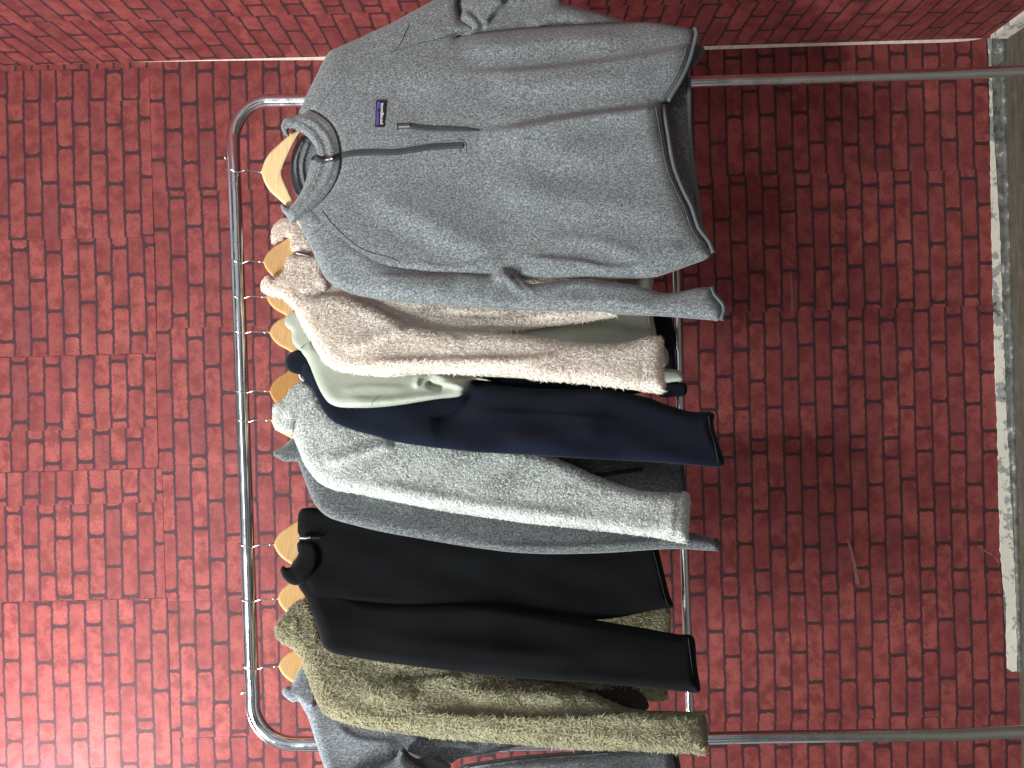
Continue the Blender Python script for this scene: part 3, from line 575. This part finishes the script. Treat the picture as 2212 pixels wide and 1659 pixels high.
relief('sleeve', g2, [(638, 664), (644, 682), (656, 705), (674, 735), (689, 762), (701, 780), (722, 795), (751, 803), (796, 808), (841, 811), (915, 805), (975, 805), (1034, 809), (1106, 811), (1166, 819), (1226, 824), (1345, 836), (1428, 848), (1434, 830), (1428, 786), (1431, 741), (1425, 730), (1401, 730), (1359, 741), (1315, 746), (1255, 743), (1196, 735), (1136, 727), (1062, 719), (1000, 716), (945, 714), (900, 706), (860, 692), (800, 660), (740, 640), (690, 640), (655, 640)],
       p2, M_cream, th=.026, wr=26, seed=34, fur=FC, off=-.02, amp=.002,
       folds=[('s', [(760, 781), (841, 780), (915, 779), (1000, 777), (1136, 775), (1240, 757)], .015, 30), ('s', [(1240, 756), (1136, 772), (1000, 774), (841, 776), (760, 780)], -.0, 20),
              ('s', c3([(1480, 1070), (1560, 1100), (1700, 1120), (1900, 1200)]), .006, 22), ('r', c3([(1000, 1250), (1300, 1150), (1480, 1080)]), .007, 12), ('s', [(1394, 733), (1390, 790), (1386, 842)], -.003, 8, 'ab')])
zz = lambda l: p2(np.asarray(l)[:, 0], np.asarray(l)[:, 1]) - .030
ribbon('zipper', g2, c3([(650, 575), (680, 548), (720, 556), (775, 565)]), 9, M_zip, zz, .0, 3)
ribbon('zipper_slider', g2, c3([(672, 545), (720, 556), (770, 568)]), [8, 6, 8], M_metal, zz, .003, 3)
# ------------------------------------------------------------------ garment 3: sage sweatshirt
g3, p3 = garment('crew_sweatshirt', 'pale sage green sweatshirt with bunched sleeve, between cream and navy garments', 'sweatshirt', 642)
relief('body', g3, [(655, 640), (650, 700), (660, 770), (700, 820), (900, 820), (1020, 813), (1200, 820), (1330, 812), (1419, 800), (1419, 729), (1412, 690), (1407, 640), (1404, 590), (1250, 580), (1000, 590), (800, 600)], p3, M_sage, th=.018, wr=18, seed=41, off=.006, amp=.004,
       folds=[('r', c4([(700, 1130), (1000, 1090), (1300, 1120)]), .006, 10)])
relief('collar', g3, c3([(665, 962), (630, 982), (600, 1010), (590, 1050), (612, 1090), (640, 1112), (648, 1190), (680, 1235), (712, 1256), (760, 1230), (800, 1180), (770, 1080), (710, 1000)]), p3, M_sage, th=.014, wr=12, step=3.6, seed=42, off=-.016, amp=.001)
o, s3 = relief('sleeve', g3, [(668, 735), (656, 745), (650, 757), (665, 780), (677, 810), (686, 832), (695, 850), (707, 867), (719, 875), (737, 880), (796, 881), (856, 876), (945, 862), (985, 858), (1000, 852), (1010, 832), (1024, 821), (1060, 823), (1040, 816), (990, 806), (960, 797), (935, 797), (905, 795), (830, 790), (760, 780), (710, 760)],
       p3, M_sage, th=.020, wr=20, seed=43, off=-.014, amp=.002, step=4,
       folds=[('s', c5([(1000, 300), (1250, 310), (1500, 290), (1800, 270)]), .008, 18), ('s', c5([(1950, 265), (1800, 205), (1700, 160), (1610, 110)]), .012, 16), ('r', c5([(1545, 240), (1560, 160), (1640, 110)]), .010, 6),
              ('r', c5([(1620, 190), (1660, 215), (1750, 235)]), -.020, 6), ('s', c4([(100, 1480), (350, 1470), (650, 1480)]), .006, 10), ('r', c5([(1000, 345), (1200, 350), (1500, 325), (1850, 285)]), .006, 5), ('s', c5([(980, 240), (1200, 215), (1500, 225)]), .005, 16), ('r', c5([(1700, 190), (1850, 225), (1950, 240)]), .008, 5)])
relief('cuff', g3, [(1425, 799), (1464, 799), (1475, 809), (1475, 821), (1455, 825), (1425, 826)], p3, M_sage, th=.012, wr=9, off=-.008, step=3.5)
relief('cuff', g3, [(1420, 745), (1437, 750), (1444, 765), (1443, 785), (1434, 795), (1415, 795)], p3, M_sage, th=.010, wr=9, off=.0, step=3.5)
ribbon('seam', g3, c3([(700, 1245), (740, 1205), (785, 1180)]), 2, M_sageseam, lambda l: p3(np.asarray(l)[:, 0], np.asarray(l)[:, 1]) - .030, .001)
ribbon('seam', g3, c5([(1215, 378), (1225, 340), (1265, 300)]), 1.8, M_sageseam, s3, .001)
s3b = lambda l: p3(np.asarray(l)[:, 0], np.asarray(l)[:, 1]) - .014
ribbon('hem_seam', g3, [(1400, 640), (1401, 682), (1408, 728)], 2, M_sageseam, s3b, .001)
# ------------------------------------------------------------------ garment 4: navy fleece
g4, p4 = garment('fleece_pullover', 'dark navy blue fleece between the sage sweatshirt and pale grey fleece', 'fleece', 718)
relief('collar', g4, c3([(690, 1250), (640, 1268), (610, 1290), (598, 1340), (612, 1385), (640, 1412), (680, 1425), (712, 1432), (760, 1500), (820, 1540), (850, 1450), (800, 1340), (740, 1260)]), p4, M_navy, th=.014, wr=12, step=4, seed=52, off=-.014)
relief('body', g4, [(660, 760), (660, 820), (720, 860), (1000, 870), (1300, 860), (1460, 830), (1460, 790), (1452, 690), (1430, 660), (1200, 660), (900, 680), (740, 720)], p4, M_navy, th=.016, wr=18, seed=51, off=.01)
relief('sleeve', g4, [(650, 790), (652, 808), (665, 822), (683, 857), (698, 887), (710, 902), (725, 914), (766, 930), (811, 942), (853, 954), (915, 964), (975, 971), (1034, 977), (1106, 981), (1255, 990), (1434, 1000), (1538, 1009), (1556, 1009), (1565, 998), (1559, 976), (1547, 941), (1541, 911), (1544, 896), (1535, 890), (1493, 889), (1434, 872), (1404, 860), (1345, 848), (1300, 841), (1196, 841), (1106, 836), (1029, 823), (1014, 828), (1002, 846), (987, 850), (900, 850), (800, 855), (720, 840), (690, 800), (670, 780)],
       p4, M_navy, th=.022, wr=26, seed=53, off=-.016, amp=.006, folds=[('s', c6([(50, 400), (300, 400), (700, 420), (1200, 450)]), .010, 30), ('s', [(925, 905), (975, 893), (1004, 868), (1022, 832)], -.014, 24), ('r', c6([(300, 650), (700, 540), (1100, 560)]), .008, 18), ('r', c6([(-500, 560), (0, 560), (600, 600), (1000, 640)]), .006, 20), ('s', c6([(1750, 420), (1780, 560), (1880, 780)]), -.003, 10)])
relief('cuff', g4, [(1425, 828), (1462, 826), (1480, 828), (1485, 840), (1480, 854), (1460, 857), (1425, 856)], p4, M_navy, th=.012, wr=9, off=-.004, step=3.5)
ribbon('cuff_seam', g4, [(a - 11, b) for a, b in [(1542, 900), (1545, 925), (1556, 965), (1563, 1000)]], 1.6, M_bindd, lambda l: p4(np.asarray(l)[:, 0], np.asarray(l)[:, 1]) - .036, .002)
# ------------------------------------------------------------------ garment 5: pale grey curly fleece
g5, p5 = garment('curly_fleece_jacket', 'pale grey curly sherpa fleece between the navy and charcoal garments', 'fleece', 845)
relief('body', g5, [(660, 800), (670, 900), (800, 960), (1000, 990), (1150, 985), (1200, 970), (1250, 920), (1300, 860), (1000, 840), (760, 830)], p5, M_lgrey, th=.016, wr=18, seed=61, off=.012)
relief('collar', g5, c5([(705, 188), (740, 200), (800, 230), (850, 300), (830, 380), (760, 420), (680, 480), (655, 560), (600, 560), (535, 535), (512, 490), (508, 400), (522, 358), (572, 330), (610, 290), (640, 240)]), p5, M_lgrey, th=.018, wr=16, step=4, fur=FL, seed=62, off=-.026,
       folds=[('s', c5([(830, 300), (740, 360), (660, 420), (610, 480)]), .008, 16)])
o, s5 = relief('sleeve', g5, [(628, 920), (634, 940), (644, 964), (659, 1000), (674, 1024), (692, 1042), (722, 1056), (766, 1064), (826, 1077), (885, 1088), (945, 1100), (1004, 1110), (1097, 1122), (1136, 1128), (1285, 1144), (1404, 1158), (1464, 1170), (1483, 1170), (1487, 1125), (1486, 1068), (1458, 1066), (1398, 1063), (1345, 1051), (1285, 1028), (1211, 995), (1166, 978), (1100, 960), (900, 930), (760, 905), (700, 870), (665, 850), (640, 880)],
       p5, M_lgrey, th=.026, wr=28, fur=FL, seed=63, off=-.018, amp=.002,
       folds=[('r', c5([(860, 790), (1000, 740), (1200, 680), (1400, 620)]), .010, 12), ('s', c5([(880, 800), (1000, 750), (1200, 690), (1400, 630)]), .006, 30), ('r', [(760, 1040), (1000, 1090), (1300, 1125)], .006, 14), ('s', [(1457, 1064), (1453, 1120), (1450, 1170)], .006, 20, 'ab')])
ribbon('zipper', g5, c5([(700, 150), (715, 175), (760, 195), (790, 210)]), 5, M_lblack, lambda l: p5(np.asarray(l)[:, 0], np.asarray(l)[:, 1]) - .03, .003, 3)
ribbon('neck_tape', g5, c5([(700, 130), (705, 160), (730, 185)]), 4, M_tag, lambda l: p5(np.asarray(l)[:, 0], np.asarray(l)[:, 1]) - .034, .003, 3)
# ------------------------------------------------------------------ garment 6: charcoal heather sweater
g6, p6 = garment('knit_sweater', 'charcoal heather sweater with black side pocket zip, behind the pale curly fleece', 'sweater', 908)
o, s6 = relief('body', g6, [(660, 950), (670, 1040), (760, 1090), (1000, 1120), (1300, 1130), (1470, 1120), (1478, 1066), (1474, 1003), (1470, 940), (1300, 930), (1000, 930), (760, 930)], p6, M_hmid, th=.016, wr=16, seed=71, off=.010)
ribbon('pocket_zipper', g6, c6([(620, 750), (760, 800), (900, 860), (1010, 878), (1180, 852), (1345, 828)]), [10, 14, 14, 14, 14, 12], M_lblack, s6, .002, 4)
relief('hem_binding', g6, band([(1471, 940), (1474, 1003), (1478, 1066), (1474, 1110)], -4, 5), p6, M_bindd, th=.010, wr=5, off=.006, step=3, closed_spline=False, amp=0)
relief('collar', g6, c5([(670, 590), (640, 605), (592, 650), (512, 700), (516, 730), (550, 748), (590, 770), (640, 768), (692, 772), (740, 800), (780, 740), (740, 650)]), p6, M_hmid, th=.014, wr=12, step=3.6, seed=72, off=-.014, folds=[('s', c5([(760, 700), (690, 700), (620, 715), (590, 750)]), .006, 10)])
relief('sleeve', g6, [(641, 985), (644, 998), (653, 1024), (665, 1057), (677, 1084), (692, 1104), (713, 1119), (751, 1131), (826, 1149), (915, 1165), (1004, 1180), (1106, 1193), (1196, 1197), (1315, 1194), (1404, 1188), (1464, 1186), (1538, 1190), (1548, 1189), (1553, 1180), (1546, 1166), (1508, 1153), (1487, 1150), (1400, 1130), (1250, 1110), (1000, 1085), (850, 1050), (740, 1030), (690, 990), (660, 975)],
       p6, M_hmid, th=.022, wr=24, seed=73, off=-.014, amp=.002, folds=[('s', [(960, 1166), (1100, 1178), (1250, 1178), (1450, 1165)], .012, 26), ('r', c5([(1150, 1010), (1350, 1030), (1600, 1100)]), .006, 14)])
relief('cuff_binding', g6, band([(1544, 1164), (1551, 1172), (1553, 1182), (1548, 1191)], -4, 4), p6, M_bindd, th=.009, wr=5, off=-.018, step=3, closed_spline=False, amp=0)
# ------------------------------------------------------------------ garment 7: black fleece
g7, p7 = garment('fleece_pullover', 'plain black fleece pullover with zip neck, beside the olive fleece', 'fleece', 1176)
o, s7 = relief('body', g7, [(643, 1150), (644, 1112), (650, 1100), (662, 1097), (680, 1097), (720, 1105), (900, 1140), (1100, 1170), (1300, 1175), (1420, 1175), (1424, 1192), (1434, 1234), (1446, 1284), (1454, 1311), (1430, 1316), (1404, 1320), (1330, 1335), (1200, 1345), (1000, 1350), (800, 1380), (720, 1390), (690, 1360), (665, 1290), (650, 1250), (640, 1225), (629, 1222), (640, 1205), (646, 1190), (643, 1180), (648, 1160)],
       p7, M_black, th=.020, wr=20, seed=81, off=-.012, amp=.005, folds=[('s', c7([(300, 520), (1100, 450), (1600, 480), (2212, 470)]), -.010, 30)])
relief('collar', g7, c7([(690, 20), (684, 70), (690, 105), (668, 150), (640, 195), (600, 205), (580, 188), (560, 215), (568, 250), (592, 292), (640, 326), (690, 332), (760, 300), (830, 200), (840, 100), (800, 20)]), p7, M_black, th=.014, wr=12, step=4, seed=82, off=-.024, folds=[('s', c7([(860, 220), (760, 270), (690, 310)]), .006, 12)])
relief('sleeve', g7, [(644, 1262), (662, 1293), (677, 1332), (692, 1380), (697, 1394), (706, 1404), (725, 1413), (766, 1420), (826, 1430), (915, 1442), (1004, 1453), (1136, 1466), (1285, 1475), (1404, 1486), (1508, 1497), (1513, 1487), (1505, 1433), (1498, 1376), (1464, 1370), (1374, 1354), (1285, 1339), (1136, 1318), (1077, 1309), (987, 1304), (900, 1306), (800, 1300), (720, 1270), (670, 1245)],
       lambda a, b: p7(a, b) - .014 - .016 * np.clip((np.asarray(a) - 760) / 300, 0, 1), M_black, th=.022, wr=24, seed=83, off=0., amp=.006, folds=[('r', [(750, 1370), (1000, 1400), (1300, 1430)], .006, 22)])
s7s = lambda l: p7(np.asarray(l)[:, 0], np.asarray(l)[:, 1]) - .047
ribbon('cuff_seam', g7, [(1487, 1380), (1494, 1436), (1501, 1490)], 1.4, M_bindd, s7s, .002)
ribbon('hem_seam', g7, [(1412, 1192), (1423, 1236), (1435, 1284), (1442, 1306)], 1.4, M_bindd, s7, .001)
z7 = lambda l: p7(np.asarray(l)[:, 0], np.asarray(l)[:, 1]) - .040
ribbon('zipper', g7, [(645, 1162), (668, 1162), (690, 1162)], 3.5, M_lblack, z7, .0)
ribbon('zipper_slider', g7, c5([(700, 1325), (740, 1327), (780, 1322)]), [5, 7, 5], M_metal, z7, .004, 3)
# ------------------------------------------------------------------ garment 8: olive fluffy fleece
g8, p8 = garment('fluffy_fleece_jacket', 'olive khaki fluffy fleece second from the left end of the rail', 'fleece', 1293)
relief('body', g8, [(660, 1330), (670, 1400), (760, 1480), (1000, 1490), (1200, 1500), (1300, 1502), (1370, 1508), (1436, 1511), (1439, 1490), (1436, 1420), (1446, 1363), (1446, 1315), (1430, 1280), (1200, 1270), (900, 1290), (740, 1310)], p8, M_olive, th=.016, wr=18, seed=91, fur=FO, off=.008)
relief('dark_panel', g8, [(1240, 1470), (1380, 1480), (1392, 1500), (1399, 1532), (1340, 1536), (1250, 1525), (1200, 1490)], p8, M_oliv2, th=.006, wr=10, off=-.004, step=4)  # very dark piece between body and sleeve
relief('collar', g8, c7([(735, 440), (665, 470), (612, 530), (552, 598), (528, 645), (532, 690), (556, 728), (600, 752), (650, 785), (705, 822), (780, 790), (850, 730), (820, 600), (780, 500)]), p8, M_olive, th=.018, wr=16, step=4, fur=FO, seed=92, off=-.022, folds=[('s', c7([(840, 700), (770, 760), (700, 800)]), .006, 12), ('s', c7([(640, 560), (680, 640), (640, 720)]), .005, 12)])
relief('sleeve', g8, [(645, 1400), (652, 1418), (659, 1440), (674, 1481), (692, 1522), (707, 1540), (736, 1554), (781, 1567), (856, 1579), (945, 1591), (1034, 1598), (1136, 1606), (1285, 1617), (1404, 1620), (1493, 1624), (1520, 1627), (1526, 1597), (1523, 1558), (1514, 1539), (1479, 1537), (1434, 1535), (1404, 1535), (1345, 1525), (1285, 1499), (1226, 1482), (1106, 1458), (1000, 1430), (850, 1400), (730, 1380), (680, 1380)],
       p8, M_olive, th=.026, wr=28, fur=FO, seed=93, off=-.018, amp=.003,
       folds=[('s', [(880, 1539), (987, 1545), (1110, 1550), (1230, 1550), (1345, 1543), (1400, 1538)], .016, 34, 'b'), ('s', c7([(1250, 1050), (1450, 1035), (1700, 1010), (1900, 1000)]), .009, 26), ('r', [(980, 1500), (1100, 1500), (1250, 1515)], .008, 16), ('r', [(780, 1500), (900, 1500)], .006, 20), ('s', [(1492, 1540), (1489, 1580), (1487, 1625)], .005, 16, 'ab')])
# ------------------------------------------------------------------ garment 9: blue grey heather sweater
g9, p9 = garment('knit_sweater', 'blue grey heather sweater at the left end of the rail, cut by the frame', 'sweater', 1439)
o, s9 = relief('body', g9, [(658, 1440), (650, 1480), (650, 1520), (665, 1549), (677, 1588), (690, 1628), (702, 1662), (715, 1695), (800, 1700), (850, 1660), (867, 1625), (930, 1650), (975, 1650), (987, 1641), (1060, 1628), (1121, 1614), (1190, 1606), (1300, 1590), (1380, 1560), (1370, 1480), (1100, 1440), (850, 1430), (700, 1430)], p9, M_hlight, th=.018, wr=20, seed=101, off=.0, amp=.003,
       folds=[('s', c7([(960, 1310), (1050, 1400), (1200, 1450), (1440, 1460)]), .006, 26), ('r', c7([(1450, 1440), (1700, 1480), (2000, 1490)]), .006, 10)])
relief('collar', g9, c7([(740, 915), (690, 958), (655, 1030), (635, 1065), (600, 1068), (574, 1098), (582, 1130), (612, 1160), (650, 1182), (690, 1176), (730, 1215), (800, 1220), (830, 1130), (800, 1020)]), p9, M_hlight, th=.014, wr=12, step=3.6, seed=102, off=-.016, folds=[('s', c7([(800, 1080), (740, 1110), (690, 1170)]), .008, 10)])
relief('sleeve', g9, [(720, 1690), (790, 1672), (850, 1640), (868, 1618), (885, 1640), (930, 1662), (985, 1660), (1005, 1651), (1070, 1640), (1136, 1631), (1210, 1625), (1285, 1620), (1320, 1617), (1400, 1612), (1450, 1612), (1458, 1640), (1464, 1680), (1466, 1740), (1300, 1780), (1000, 1790), (800, 1760)], p9, M_hlight, th=.024, wr=26, seed=103, off=-.030, amp=.003,
       folds=[('s', [(880, 1640), (960, 1670), (1050, 1660)], -.01, 14)])
relief('cuff_binding', g9, band([(1452, 1610), (1462, 1640), (1468, 1680), (1470, 1740)], -5, 4), p9, M_bindd, th=.010, wr=5, off=-.034, step=3, closed_spline=False, amp=0)
relief('dark_panel', g9, c7([(1430, 1500), (1470, 1520), (1500, 1560), (1560, 1590), (1650, 1575), (1720, 1600), (1800, 1645), (1700, 1700), (1560, 1660), (1480, 1600)]), p9, M_bindd, th=.004, wr=6, off=-.036, step=3.5, amp=0)  # dark piece standing in for the shade inside the armpit hole
